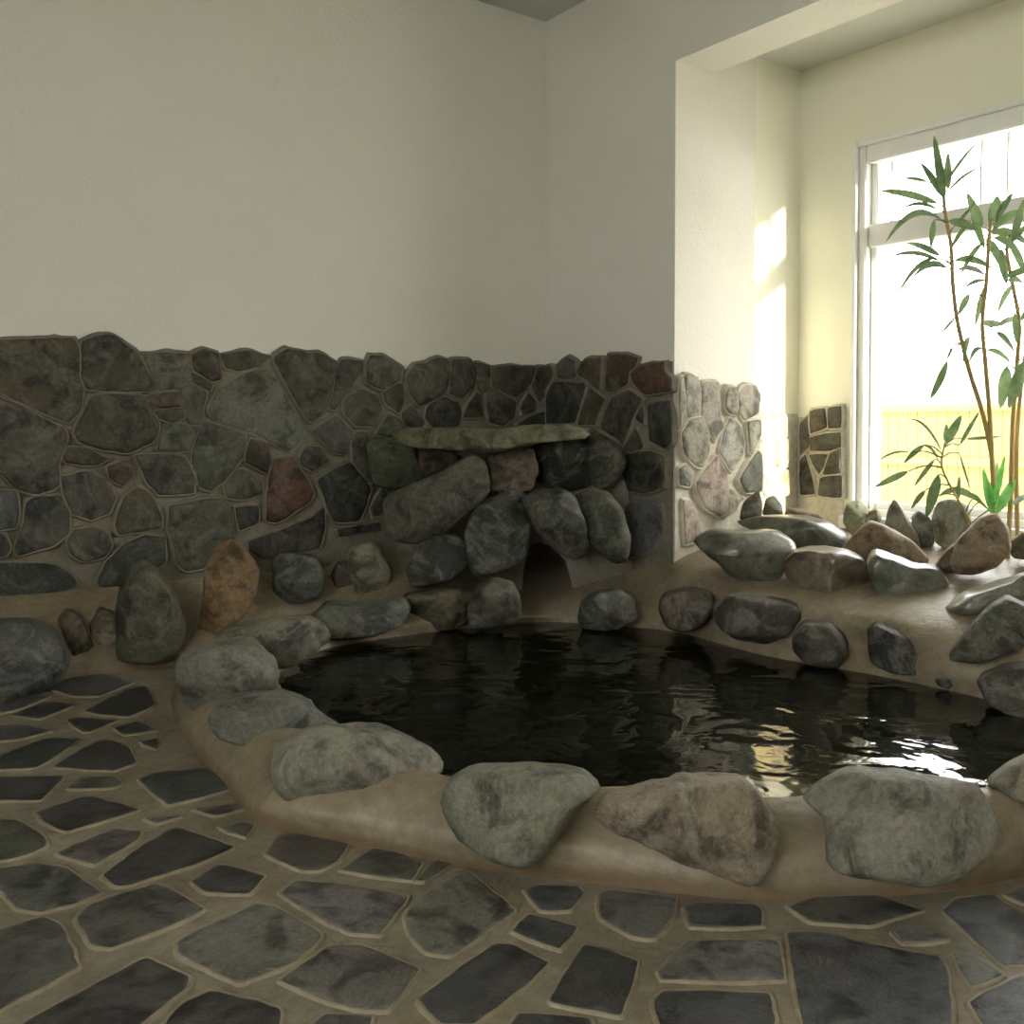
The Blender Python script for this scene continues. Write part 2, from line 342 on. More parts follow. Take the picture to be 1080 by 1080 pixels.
 ([(985,598),(1000,578),(1012,570),(1010,600),(998,606)],4.75,.18,(.12,.09,.06),'rock','h',.05,3,'small dark stone wedged left of the upright pinkish-brown boulder',ban,'boulder'),
 ([(998,640),(1020,624),(1060,613),(1110,598),(1115,620),(1060,636),(1020,646)],4.25,.34,(.19,.19,.15),'wet','h',.04,4,'flat grey boulder sloping up to the right edge, behind the peaked waterline rock',ban,'boulder'),
 # ledge ---------------------------------------------------------------------------
 ([(889,550),(893,531),(907,527),(916,537),(914,556),(900,566)],5.35,.16,(.30,.31,.20),'rock','h',.03,2,'upright pale green-grey stone at the left foot of the window',led,'stone'),
 ([(916,540),(925,536),(930,546),(926,556),(917,556)],5.3,.10,(.34,.31,.18),'rock','h',.03,2,'tiny yellowish stone right of the pale green-grey upright at the window foot',led,'stone'),
 ([(932,562),(937,538),(943,527),(953,540),(966,560),(972,578),(945,574)],5.12,.18,(.24,.24,.19),'rock','h',.03,4,'pointed grey upright stone below the window behind the rust-brown slab',led,'stone'),
 ([(961,545),(970,538),(982,548),(985,574),(972,578),(964,562)],5.1,.14,(.27,.27,.22),'rock','h',.03,2,'narrow grey stone right of the pointed upright one on the window ledge',led,'stone'),
 ([(983,546),(990,529),(1005,527),(1022,534),(1024,552),(1012,566),(1000,578),(987,570)],4.98,.2,(.26,.26,.21),'rock','h',.04,3,'mottled rounded grey stone directly behind the arching plant leaf',led,'stone'),
 ([(804,542),(808,526),(816,523),(824,532),(826,545),(812,548)],5.62,.12,(.20,.20,.15),'rock','h',.03,3,'small grey upright stone at the alcove corner beside the pillar',led,'stone'),
 ([(826,545),(832,536),(850,537),(868,545),(873,556),(850,556)],5.55,.14,(.22,.17,.11),'rock','h',.04,3,'brown slab stone lying at the foot of the alcove wall',led,'stone'),
 ([(780,548),(784,530),(800,517),(804,530),(803,547)],5.45,.14,(.17,.155,.12),'rock','h',.03,4,'dark grey pointed stone leaning on the foot of the pillar',led,'stone'),
 ([(1064,572),(1080,560),(1105,562),(1105,590),(1068,588)],4.55,.2,(.22,.20,.15),'rock','h',.04,3,'grey-brown stone at the right edge beside the upright pinkish boulder',led,'stone'),
]
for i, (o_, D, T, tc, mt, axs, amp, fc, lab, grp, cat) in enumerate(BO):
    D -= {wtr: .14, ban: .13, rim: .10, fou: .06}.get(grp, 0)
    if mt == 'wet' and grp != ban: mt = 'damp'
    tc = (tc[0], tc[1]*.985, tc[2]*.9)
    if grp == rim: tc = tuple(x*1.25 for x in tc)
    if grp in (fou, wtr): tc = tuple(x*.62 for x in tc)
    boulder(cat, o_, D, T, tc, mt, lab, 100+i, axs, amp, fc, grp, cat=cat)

# ------------------------------------------------------------------ shell geometry
YL = 4.927; XR = 3.867; YP = 3.794; XP = 4.519; YA = 3.85; XW = 5.0; ZC = 3.655; ZB = 3.076; ZA = 3.27; Y0 = 0.2
XB = -2.4; YB = -2.8
struct(boxes('wall_left', [((XB-.2, YL, -.6), (XR+.8, YL+.2, ZC+.2))], M['wall']), 'tall white stucco wall above the dark fieldstone dado', 'wall')
struct(boxes('wall_corner', [((XR, YP, -.6), (XP, YL+.0, ZC+.2)), ((XR, YB, -.6), (XP, Y0, ZC+.2))], M['wall']), 'white stucco wall and pillar between the corner and the bright alcove', 'wall')
struct(boxes('trim_beam', [((XR, Y0, ZB), (4.174, YP, ZC+.1))], M['wall']), 'white stucco beam over the alcove opening', 'beam')
struct(boxes('wall_alcove', [((XP, YA, -.6), (XW+.2, YA+.2, ZC)), ((XP, Y0-.2, -.6), (XW+.2, Y0, ZC))], M['cream']), 'cream side wall of the alcove catching the daylight', 'wall')
WY0, WY1, WZ0, WZ1 = 1.60, 3.441, .575, 2.72
struct(boxes('wall_window', [((XW, Y0, -.6), (XW+.2, WY0, ZA+.2)), ((XW, WY1, -.6), (XW+.2, YA, ZA+.2)),
       ((XW, WY0, -.6), (XW+.2, WY1, WZ0)), ((XW, WY0, WZ1), (XW+.2, WY1, ZA+.2))], M['cream']), 'cream outer wall of the alcove around the window', 'wall')
struct(boxes('ceiling', [((XB-.2, YB-.2, ZC), (XR+.1, YL+.2, ZC+.15)), ((4.174, Y0, ZA), (XW+.1, YA, ZA+.15))], M['ceil']), 'pale flat ceiling over the bath hall and alcove', 'ceiling')
struct(boxes('wall_back', [((XB-.2, YB-.2, -.6), (XP, YB, ZC))], M['wall']))
struct(boxes('wall_west', [((XB-.2, YB, -.6), (XB, -1.8, ZC)), ((XB-.2, 1.2, -.6), (XB, YL, ZC)), ((XB-.2, -1.8, -.6), (XB, 1.2, 1.2)), ((XB-.2, -1.8, 2.7), (XB, 1.2, ZC))], M['wall']))  # the unseen opening in this wall is added to let in fill daylight

# ------------------------------------------------------------------ window
def window(name, x, y0, y1, z0, z1, detailed=True):
    e = struct(empty(name, (x+.08, (y0+y1)/2, z0)))
    e['label'] = 'tall white framed window with a transom behind the plant'; e['category'] = 'window'
    L = Vector(e.location)
    def pt(nm, bl, mt):
        o = boxes(nm, bl, M[mt], origin=L, bev=.006 if mt == 'white' else 0); o.parent = e; o.location = (0, 0, 0); return o
    f = .05
    pt('window_frame', [((x+.0, y0, z0), (x+.16, y0+f, z1)), ((x+.0, y1-f, z0), (x+.16, y1, z1)), ((x+.0, y0+f, z1-.10), (x+.16, y1-f, z1)), ((x+.0, y0+f, z0), (x+.16, y1-f, z0+.06))], 'white')
    pt('casing', [((x-.02, y1-.002, z0), (x, y1+.035, z1+.035)), ((x-.02, y0-.035, z1), (x, y1, z1+.035))], 'white')
    pt('transom', [((x+.02, y0+f, 2.14), (x+.13, y1-f, 2.27))], 'white')
    pt('sash', [((x+.05, y1-f-.04, z0+.06), (x+.11, y1-f, z1-.1)), ((x+.05, 2.05, z0+.06), (x+.11, 2.11, z1-.1)), ((x+.05, y0+f, z0+.06), (x+.11, y0+f+.04, z1-.1)),
                ((x+.055, y0+f+.04, z0+.058), (x+.105, 2.05, z0+.1)), ((x+.055, 2.11, z0+.058), (x+.105, y1-f-.04, z0+.1))], 'white')
    for yy in (3.27, 2.746, 2.606, 1.85):
        pt('muntin', [((x+.06, yy-.010, 2.27), (x+.09, yy+.010, z1-.1))], 'white')
    pt('window_sill', [((x-.10, y0-.04, z0-.05), (x+.02, y1+.05, z0+.02))], 'white')
    g = boxes('pane', [((x+.075, y0+f, z0+.06), (x+.079, y1-f, z1-.1))], M['glass'], origin=L); g.parent = e; g.location = (0, 0, 0)
window('window_1', XW, WY0, WY1, WZ0, WZ1)

# ------------------------------------------------------------------ pool surround
def v(*a): return Vector(a)
ST = [  # W waterline, C crest, H shoulder, O outer foot
 (Z(300,706,.05), Z(285,692,.14), Z(235,698,.10), Z(190,704,.01)),
 (Z(292,716,.05), Z(270,705,.15), Z(215,722,.10), Z(180,742,0)),
 (Z(303,736,.05), Z(262,742,.15), Z(218,757,.10), Z(192,776,0)),
 (Z(345,770,.05), Z(318,775,.16), Z(268,800,.10), Z(232,824,0)),
 (Z(408,800,.05), Z(380,792,.17), Z(315,842,.10), Z(280,870,0)),
 (Z(475,832,.05), Z(455,814,.17), Z(425,862,.10), Z(400,898,0)),
 (Z(570,848,.05), Z(560,832,.16), Z(545,885,.10), Z(530,920,0)),
 (Z(660,852,.05), Z(655,831,.17), Z(650,888,.10), Z(650,934,0)),
 (Z(750,858,.05), Z(745,838,.17), Z(745,896,.10), Z(750,946,0)),
 (Z(845,860,.05), Z(838,838,.18), Z(835,898,.11), Z(850,949,0)),
 (Z(950,855,.05), Z(950,834,.17), Z(960,892,.10), Z(970,943,0)),
 (Z(1050,848,.05), Z(1056,828,.18), Z(1075,882,.10), Z(1090,920,0)),
 (Z(1180,815,.05), Z(1190,790,.18), Z(1230,830,.1), Z(1260,860,0)),
 (v(3.15,.95,.05), v(3.2,.80,.18), v(3.25,.66,.11), v(3.3,.52,0)),
 (v(3.50,1.10,.05), v(3.62,.95,.2), v(3.8,.7,.28), v(4.0,.24,.3)),
 (v(3.62,1.35,.05), v(3.78,1.3,.2), v(4.3,1.2,.42), v(4.99,1.0,.52)),
 (v(3.70,1.84,.05), Z(1085,692,.22), Z(1085,632,.38), v(4.99,2.2,.52)),
 (Z(1000,728,.05), Z(1000,698,.17), Z(1000,645,.33), v(4.99,2.75,.52)),
 (Z(900,708,.05), Z(905,680,.15), Z(910,636,.32), v(4.99,3.2,.52)),
 (Z(800,690,.05), Z(800,665,.15), Z(800,614,.34), v(4.99,3.84,.52)),
 (Z(720,668,.05), Z(715,645,.15), Z(716,592,.38), v(4.4,3.9,.46)),
 (Z(650,660,.05), Z(652,640,.13), Z(660,590,.34), v(3.95,4.3,.45)),
 (Z(565,656,.05), Z(562,646,.10), Z(575,625,.16), v(3.95,4.95,.3)),
 (Z(480,664,.05), Z(480,650,.12), Z(470,628,.22), v(2.95,4.98,.42)),
 (Z(400,674,.05), Z(400,657,.12), Z(395,632,.20), v(2.65,4.98,.40)),
 (Z(345,684,.05), Z(340,662,.12), Z(330,634,.19), v(2.2,4.98,.40)),
 (Z(312,698,.05), Z(295,678,.13), Z(262,668,.10), v(1.80,4.98,.36)),
]
def profile(s):
    W, Cc, H, O = s
    inw = (W-Cc); inw.z = 0; inw = inw.normalized() if inw.length > 1e-4 else Vector((0, 0, 0))
    B0 = W + inw*.06; B0.z = -.62; B1 = W + inw*.03; B1.z = -.12
    Oo = O + (O-H).normalized()*.10; Oo.z = O.z - .10
    Oo2 = Oo.copy(); Oo2.z = -.45
    return cr([B0, B1, W, Cc, H, O, Oo, Oo2], 6, closed=False)
pr = [profile(s) for s in ST]
rows = []
for k in range(len(pr[0])):
    rows.append(cr([p[k] for p in pr], 14))
bm = bmesh.new(); grid = []
nr = len(rows)
for k, r in enumerate(rows):
    line = []
    for q in r:
        n1 = noise.fractal(q*3.1, .9, 2.0, 4); n2 = noise.noise(q*1.7+Vector((9, 2, 4)))
        w = 1 if 5 < k < nr-8 else .25
        q2 = q + Vector((0, 0, (n1*.012 + n2*.012)*w)) + Vector((n1*.008, -n1*.008, 0))*w
        q2.x = min(q2.x, XW-.005); q2.y = min(q2.y, YL-.005)
        line.append(bm.verts.new(q2))
    grid.append(line)
L_ = len(grid[0])
for k in range(nr-1):
    for i in range(L_):
        bm.faces.new((grid[k][i], grid[k][(i+1) % L_], grid[k+1][(i+1) % L_], grid[k+1][i]))
sur = link('pool_surround', bm, M['rimc'])
tag(sur, 'tan concrete rim and bank moulded around the dark pool, holding the boulders', 'pool edge')

# basin and water
ins = [s[0].copy() for s in ST]
insr = cr(ins, 8)
cen = Vector((0, 0, 0))
for q in insr: cen += q
cen /= len(insr)
bm = bmesh.new()
vs = [bm.verts.new((q.x + (q.x-cen.x)*.05, q.y + (q.y-cen.y)*.05, -.55)) for q in insr]; bm.faces.new(vs)
bmesh.ops.triangulate(bm, faces=bm.faces)
bas = link('basin_bottom', bm, M['basin'], sur, smooth=False)
bm = bmesh.new()
vs = [bm.verts.new((q.x + (q.x-cen.x)*.035, q.y + (q.y-cen.y)*.035, .05)) for q in insr]
bmesh.ops.triangle_fill(bm, edges=[bm.edges.new((vs[i], vs[(i+1) % len(vs)])) for i in range(len(vs))], use_beauty=True)
wat = link('pool_water', bm, M['water'], smooth=True)
tag(wat, 'dark rippled water filling the pool', 'water', kind='stuff')

# ------------------------------------------------------------------ wall curb (tan ledge below the left dado)
bm = bmesh.new()
prof_z = [(0.0, .36), (.06, .345), (.14, .30), (.24, .17), (.31, .05), (.36, -.03)]
xs = [XB + i*.06 for i in range(int((2.5-XB)/.06)+1)]
cg = []
for x in xs:
    k = min(1, max(0, (x-1.7)/.9)); ln = []
    for dy, z in prof_z:
        q = Vector((x, YL + .02 - dy*(1.0), z - k*.03)); ln.append(bm.verts.new(q + Vector((0, noise.noise(q*4)*.02, noise.noise(q*3+Vector((5, 5, 5)))*.015))))
    cg.append(ln)
for a, b_ in zip(cg, cg[1:]):
    for i in range(len(prof_z)-1): bm.faces.new((a[i], a[i+1], b_[i+1], b_[i]))
struct(link('trim_curb', bm, M['rimc']), 'tan concrete ledge sloping from the left wall to the floor', 'ledge')

# core behind the waterfall rocks
def core(name, outline, D, T, label):
    rnd = 3; bm = bmesh.new(); ax = _dir(540, 560); ax.z = 0; ax.normalize()
    fr = even([DD(x, y, D) for x, y in outline], 90)
    c = sum(fr, Vector((0, 0, 0)))/len(fr)
    def w(q): return q + ax*noise.fractal(q*5, .9, 2, 3)*.03 + Vector((0, 0, noise.noise(q*6)*.01))
    front = [bm.verts.new(w(q)) for q in fr]; back = [bm.verts.new(q+ax*T) for q in fr]
    n = len(fr)
    for i in range(n): bm.faces.new((front[i], front[(i+1) % n], back[(i+1) % n], back[i]))
    es = [bm.edges.get((front[i], front[(i+1) % n])) for i in range(n)]
    bmesh.ops.triangle_fill(bm, edges=es, use_beauty=True)
    return link(name, bm, M['core'], smooth=False, origin=(c.x, c.y, c.z))
M['core'] = concrete('waterfall_mortar', (.15, .135, .10), (.26, .225, .16), .6, .4, .3)
o = core('waterfall_mortar', [(395,470),(440,463),(440,480),(480,480),(500,470),(560,466),(620,462),(650,480),(662,520),(668,560),(690,590),(700,640),(700,665),(608,662),(604,620),(596,590),(575,572),(560,570),(552,600),(548,662),(430,664),(400,640),(402,580),(392,540)], 5.60, .5, '')
tag(o, 'rough grey-tan mortar mass behind the stacked rocks, with the dark spout opening', 'mortar')

# ------------------------------------------------------------------ floor
bm = bmesh.new()
outer = [v(XB-.1, YB-.1, 0), v(XR+.3, YB-.1, 0), v(XR+.3, .3, 0), v(XR+.3, YL+.1, 0), v(XB-.1, YL+.1, 0)]
hole = even(cr([s[1].lerp(s[2], .3) for s in ST], 4), 80)
hole = [Vector((min(q.x, XR+.15), min(q.y, YL), 0)) for q in hole]
ov = [bm.verts.new(q) for q in outer]; hv = []
for q in hole:
    if not hv or (hv[-1].co-q).length > .01: hv.append(bm.verts.new(q))
for L2 in (ov, hv):
    for i in range(len(L2)): bm.edges.new((L2[i], L2[(i+1) % len(L2)]))
bmesh.ops.triangle_fill(bm, edges=bm.edges[:], use_beauty=True)
fl = struct(link('floor', bm, M['grout'], smooth=False), 'stone paved floor with tan mortar joints', 'floor')

# ------------------------------------------------------------------ flat set stones
class Slabs:
    def __init__(s): s.lip = bmesh.new(); s.bm = bmesh.new(); s.lay = s.bm.verts.layers.float_color.new('tint')
    def add(s, outline, n, H, tint, seed, sharp=.16, dome=.25, sub=48, grow=0.0, lip=0.0):
        n = Vector(n).normalized(); rnd = random.Random(seed)
        pl = even(cr(soften(outline, sharp), 3), sub)
        c = sum(pl, Vector((0, 0, 0)))/len(pl); R = sum((q-c).length for q in pl)/len(pl)
        pl = [q + (q-c).normalized()*grow for q in pl]
        pl = [q + (q-c).normalized()*noise.noise(q*22+Vector((seed, 0, 0)))*R*.04 for q in pl]
        t1 = n.orthogonal().normalized(); t2 = n.cross(t1)
        if lip:
            out = lambda d, h, k: [q + (q-c).normalized()*(d*(1+.5*noise.noise(q*14+Vector((0, seed, k))))) + n*h for q in pl]
            lofted([out(-.006, H*.55, 1), out(.002, H*.85, 1), out(lip*.45, H*.8, 2), out(lip*1.0, H*.15, 3), out(lip*1.3, -.004, 3)], None, None, s.lip)
        tilt = (t1*rnd.uniform(-1, 1) + t2*rnd.uniform(-1, 1))*dome*.35
        def hh(q, base):
            f = noise.fractal(q*9+Vector((seed*1.7, 0, 0)), .8, 2, 4)
            return base*H*(1 + tilt.dot(q-c)/max(R, .01)) + f*H*dome*.5*(base > .5)
        rg = []
        e = min(.010/max(R, .01), .085)
        for sc, h in ((1.01, -.5), (1.0, .45), (1-e*.5, .82), (1-e*1.4, .97), (1-e*3.0, 1.02), (.6, 1.0+dome*.12), (.3, 1.0+dome*.2)):
            rg.append([c+(q-c)*sc + n*hh(c+(q-c)*sc, h) for q in pl])
        vs = lofted(rg, None, c + n*hh(c, 1+dome*.22), s.bm)
        for r in vs:
            for x in r: x[s.lay] = (*tint, 1)
        s.bm.verts.ensure_lookup_table(); s.bm.verts[-1][s.lay] = (*tint, 1)
    def done(s, name, mat, parent, origin): 
        o = link(name, s.bm, mat, origin=origin, tint=None); o.parent = parent; o.location = (0, 0, 0); return o

def tintv(rnd, base, j=.18):
    k = 1+rnd.uniform(-j, j); base = (base[0], base[1]*.985, base[2]*.92); return tuple(max(.01, c*k*(1+rnd.uniform(-.06, .06))) for c in base)

# floor stones: traced
FS = [
 ('b',[(50,726),(85,712),(105,711),(140,721),(103,735),(78,735)]),('b',[(-10,750),(0,745),(14,735),(53,735),(17,750),(-10,755)]),
 ('d',[(14,755),(50,741),(80,744),(42,759)]),('d',[(90,751),(133,728),(154,724),(163,745),(136,757),(105,754)]),
 ('d',[(71,760),(84,758),(122,761),(94,773),(88,773)]),('d',[(122,769),(144,762),(165,771),(133,776)]),
 ('g',[(-20,768),(0,766),(28,766),(55,772),(17,781),(-20,784)]),('d',[(-15,805),(0,799),(47,780),(85,780),(39,811),(-15,813)]),
 ('d',[(56,810),(105,781),(119,782),(136,791),(143,805),(120,814)]),('d',[(-20,822),(68,820),(42,845),(-20,845)]),
 ('g',[(72,833),(83,822),(117,820),(128,827),(119,832)]),('b',[(147,823),(167,816),(214,811),(246,827),(244,833),(178,850)]),
 ('d',[(39,858),(86,842),(97,842),(147,855),(72,878),(50,869)]),('d',[(149,784),(165,780),(164,791)]),
 ('o',[(-20,866),(17,866),(47,885),(47,895),(17,906),(-20,912)]),('g',[(60,901),(122,876),(147,879),(144,887),(100,913)]),
 ('d',[(110,924),(155,891),(186,874),(247,895),(211,911),(139,934),(125,935)]),('d',[(204,931),(233,914),(278,926),(262,944),(219,942)]),
 ('g',[(232,874),(256,869),(267,872),(258,884)]),('g',[(155,865),(189,863),(167,869)]),('g',[(205,855),(250,849),(264,853),(228,861)]),
 ('g',[(-15,920),(38,912),(70,919),(106,943),(79,954),(43,963),(17,958),(6,941),(-15,940)]),
 ('g',[(83,971),(94,956),(164,934),(177,939),(213,961),(179,978),(115,1002),(98,997)]),
 ('g',[(-20,990),(45,969),(64,978),(82,1022),(0,1066),(-20,1070)]),('d',[(28,1080),(153,1013),(198,1033),(195,1044),(130,1095),(0,1095)]),
 ('s',[(188,995),(200,988),(270,956),(289,958),(339,988),(311,1016),(253,1038),(225,1024),(190,1008)]),
 ('d',[(178,1080),(195,1060),(222,1048),(294,1066),(292,1095),(165,1095)]),
 ('g',[(282,902),(294,883),(319,880),(367,892),(356,908),(336,919),(319,919)]),('g',[(361,919),(394,897),(411,898),(444,912),(433,930)]),
 ('l',[(297,945),(311,931),(356,934),(430,947),(400,987),(367,984)]),
 ('s',[(296,1036),(350,999),(378,999),(442,1024),(408,1066),(372,1065)]),
 ('s',[(431,966),(450,945),(492,919),(543,963),(478,1008),(450,1005),(433,985)]),('g',[(440,930),(463,908),(475,912),(450,930)]),
 ('b',[(555,941),(567,936),(608,937),(614,944),(600,961),(572,961)]),('d',[(542,984),(558,967),(608,980),(589,1002)]),
 ('s',[(632,947),(642,941),(712,949),(708,969),(689,990),(667,988),(635,969)]),('b',[(724,960),(735,955),(795,956),(802,962),(801,978),(730,979)]),
 ('d',[(443,1055),(522,998),(539,998),(577,1018),(560,1035),(500,1082),(465,1080)]),('d',[(580,1058),(617,998),(672,1016),(654,1072)]),
 ('l',[(697,1025),(727,995),(820,994),(825,1035),(700,1035)]),('d',[(690,1058),(700,1048),(810,1050),(815,1075),(812,1090),(700,1090)]),
 ('d',[(540,1085),(548,1072),(620,1077),(625,1097),(540,1097)]),
 ('p',[(831,986),(872,985),(908,997),(991,1011),(999,1030),(1005,1110),(853,1110)]),('g',[(833,958),(863,948),(924,947),(972,962),(913,977),(858,974)]),
 ('l',[(944,986),(950,980),(980,982),(998,993),(955,996)]),('p',[(997,963),(1010,950),(1047,946),(1085,970),(1100,1018),(1058,1020),(1030,994)]),
 ('l',[(1007,1008),(1022,1008),(1056,1030),(1024,1042)]),('p',[(1024,1060),(1080,1030),(1130,1040),(1130,1100),(1050,1100)]),
 ('p',[(1062,946),(1085,935),(1130,945),(1110,965)]),('g',[(330,1085),(345,1073),(390,1076),(385,1100),(330,1100)]),
]
FC = {'d': (.050, .053, .056), 'g': (.105, .108, .098), 's': (.155, .155, .145), 'b': (.085, .092, .098), 'l': (.17, .175, .175), 'o': (.095, .093, .078), 'p': (.095, .10, .115)}
sl = Slabs(); rnd = random.Random(5)
for i, (k, o_) in enumerate(FS):
    sl.add([Z(x, y, 0.0) for x, y in o_], (0, 0, 1), .007, tintv(rnd, FC[k], .08), i, sharp=.09, dome=.08, grow=.006, lip=.008)
# the paving goes on beyond the frame
from bpy_extras.object_utils import world_to_camera_view
def inpoly(p, poly):
    r = False; n = len(poly)
    for i in range(n):
        a, b_ = poly[i], poly[(i+1) % n]
        if (a.y > p.y) != (b_.y > p.y) and p.x < (b_.x-a.x)*(p.y-a.y)/(b_.y-a.y)+a.x: r = not r
    return r
opoly = cr([s[3] for s in ST], 4)
def px_of(p):
    d = p-EYE; w = d.dot(_f)
    if w < .05: return None
    return 540 + F*d.dot(RGT)/w, CYA - F*d.dot(_u)/w
def jit(i, j, s, sd): return Vector(((i + .34*math.sin(i*12.9+j*78.2+sd)*1.0)*s, (j + .34*math.sin(i*39.3+j*11.1+sd*2))*s, 0))
cnt = 0
for i in range(-9, 15):
    for j in range(-10, 18):
        s = .29
        q = [jit(i+a, j+b_, s, 3) for a, b_ in ((0, 0), (1, 0), (1, 1), (0, 1))]
        c = sum(q, Vector((0, 0, 0)))/4
        if not (XB+.1 < c.x < XR-.05 and YB+.1 < c.y < 4.5): continue
        if inpoly(c, opoly) or any(inpoly(x, opoly) for x in q): continue
        if c.x > 1.5 and c.y > 2.2: continue
        def inside(pp):
            r = px_of(pp)
            return r is not None and -4 < r[0] < 1084 and r[1] < 1084
        if inside(c) or any(inside(x) for x in q): continue
        q = [c+(x-c)*.86 for x in q]; cnt += 1
        sl.add(q, (0, 0, 1), .007, tintv(rnd, FC[rnd.choice('dgsbl')], .1), 200+cnt, dome=.08, sub=24, lip=.008)
fp = sl.done('paving_stones', M['flag'], fl, (0, 0, 0))
lp = link('joint_ridge', sl.lip, M['lip'], parent=fl)
fp['label'] = 'dark grey irregular flagstones'

# ------------------------------------------------------------------ cladding
LW = [
 ('o',[(-40,360),(0,360),(77,357),(83,375),(86,412),(82,436),(71,446),(45,435),(20,422),(0,414),(-40,405)]),
 ('k',[(86,362),(98,356),(118,354),(130,364),(145,375),(152,390),(165,410),(160,413),(130,412),(90,410),(86,395)]),
 ('g',[(-40,418),(0,420),(35,438),(66,452),(68,462),(60,485),(60,512),(38,522),(15,514),(2,500),(-40,500)]),
 ('k',[(78,455),(97,418),(145,418),(160,430),(166,450),(160,465),(135,477),(105,473),(82,466)]),
 ('l',[(150,373),(200,374),(200,402),(192,409),(170,410),(160,395)]),
 ('n',[(202,375),(215,369),(228,374),(232,400),(222,402),(204,390)]),('k',[(201,393),(222,405),(220,412),(204,403)]),
 ('k',[(232,374),(262,371),(285,376),(270,386),(250,391),(238,388)]),
 ('n',[(153,418),(185,414),(189,428),(170,430),(158,427)]),('k',[(163,434),(190,431),(192,440),(180,445),(165,440)]),
 ('g',[(190,410),(200,406),(217,414),(212,430),(210,447),(198,447),(192,435)]),
 ('l',[(180,447),(195,449),(203,458),(198,475),(165,474),(170,458)]),
 ('L',[(219,432),(230,411),(255,397),(282,389),(323,457),(303,476),(272,459),(245,449),(222,440)]),
 ('o',[(287,378),(302,368),(325,374),(335,373),(354,383),(343,430),(328,445),(322,442),(305,412)]),
 ('k',[(358,380),(380,381),(381,388),(351,432),(346,430),(351,410)]),
 ('l',[(385,385),(390,375),(405,377),(422,387),(421,400),(402,411),(386,404)]),
 ('g',[(427,400),(437,385),(448,384),(460,377),(472,381),(472,400),(466,415),(455,421),(440,428),(430,414)]),
 ('k',[(475,380),(493,380),(500,393),(496,408),(485,420),(472,415)]),
 ('n',[(498,383),(513,386),(514,398),(501,396)]),('k',[(501,404),(511,402),(510,412),(503,412)]),
 ('D',[(449,432),(455,425),(468,420),(482,425),(485,435),(483,449),(455,450),(448,441)]),
 ('k',[(488,436),(500,415),(505,418),(507,439),(488,440)]),('k',[(517,387),(563,387),(559,402),(543,419),(517,409)]),
 ('k',[(511,415),(520,412),(542,424),(541,440),(530,449),(514,445)]),('D',[(548,430),(556,415),(563,424),(562,433),(550,436)]),
 ('n',[(565,388),(573,388),(573,418),(567,424),(560,408)]),('k',[(545,446),(572,434),(572,448),(545,450)]),
 ('o',[(361,422),(380,411),(396,418),(401,432),(392,449),(374,448),(362,435)]),
 ('k',[(403,415),(415,406),(424,406),(425,420),(420,435),(407,426)]),('k',[(395,458),(408,438),(420,444),(425,452),(410,460)]),
 ('g',[(423,436),(433,429),(446,445),(444,450),(426,449)]),
 ('g',[(329,455),(352,439),(369,458),(361,479),(348,475),(338,463)]),('g',[(368,463),(376,456),(386,457),(387,490),(391,508),(387,508),(372,485)]),
 ('k',[(315,483),(322,472),(335,472),(344,485),(328,496),(318,491)]),
 ('D',[(333,506),(367,488),(389,515),(377,549),(350,550)]),
 ('r',[(287,485),(307,483),(329,520),(323,529),(290,551),(279,547),(282,510)]),
 ('n',[(258,480),(263,464),(278,468),(283,485),(280,499),(258,487)]),
 ('g',[(236,512),(245,496),(258,496),(274,508),(275,520),(255,526),(239,525)]),
 ('g',[(214,446),(257,459),(256,480),(235,506),(222,517),(210,512),(201,490),(204,470)]),
 ('D',[(248,536),(270,534),(271,550),(252,559)]),
 ('D',[(262,570),(300,558),(325,547),(340,535),(342,555),(335,578),(300,583),(275,589),(263,580)]),
 ('k',[(142,480),(190,481),(203,496),(204,520),(166,521),(155,508)]),('n',[(113,492),(135,486),(137,500),(128,511),(115,503)]),
 ('k',[(65,478),(75,472),(90,474),(105,481),(115,483),(100,490),(70,488)]),
 ('g',[(64,503),(90,498),(113,508),(121,525),(114,540),(95,547),(75,540),(68,522)]),
 ('o',[(121,552),(130,526),(143,514),(158,523),(168,545),(169,556),(125,563)]),
 ('g',[(177,534),(232,525),(242,540),(242,570),(222,596),(195,601),(187,595),(177,555)]),
 ('g',[(27,532),(35,525),(62,523),(71,540),(71,562),(55,574),(18,586),(15,578),(25,552)]),
 ('b',[(-40,518),(15,518),(18,540),(15,556),(-40,560)]),('D',[(-40,564),(3,563),(9,577),(5,586),(-40,590)]),
 ('g',[(70,571),(78,559),(97,557),(112,563),(115,577),(108,586),(88,591),(75,584)]),
 ('D',[(103,612),(112,592),(130,575),(150,565),(171,566),(173,592),(150,606),(125,617),(105,618)]),
 ('D',[(-40,596),(35,594),(60,596),(75,606),(81,617),(60,624),(-40,634)]),
 ('D',[(355,558),(383,554),(400,551),(401,560),(380,561),(357,565)]),('D',[(391,535),(402,516),(409,525),(404,541),(393,544)]),
 ('k',[(352,465),(364,478),(369,485),(350,496),(338,502),(333,500),(347,485)][:0] or [(440,478),(470,476),(500,480),(470,500),(445,505)]),
]
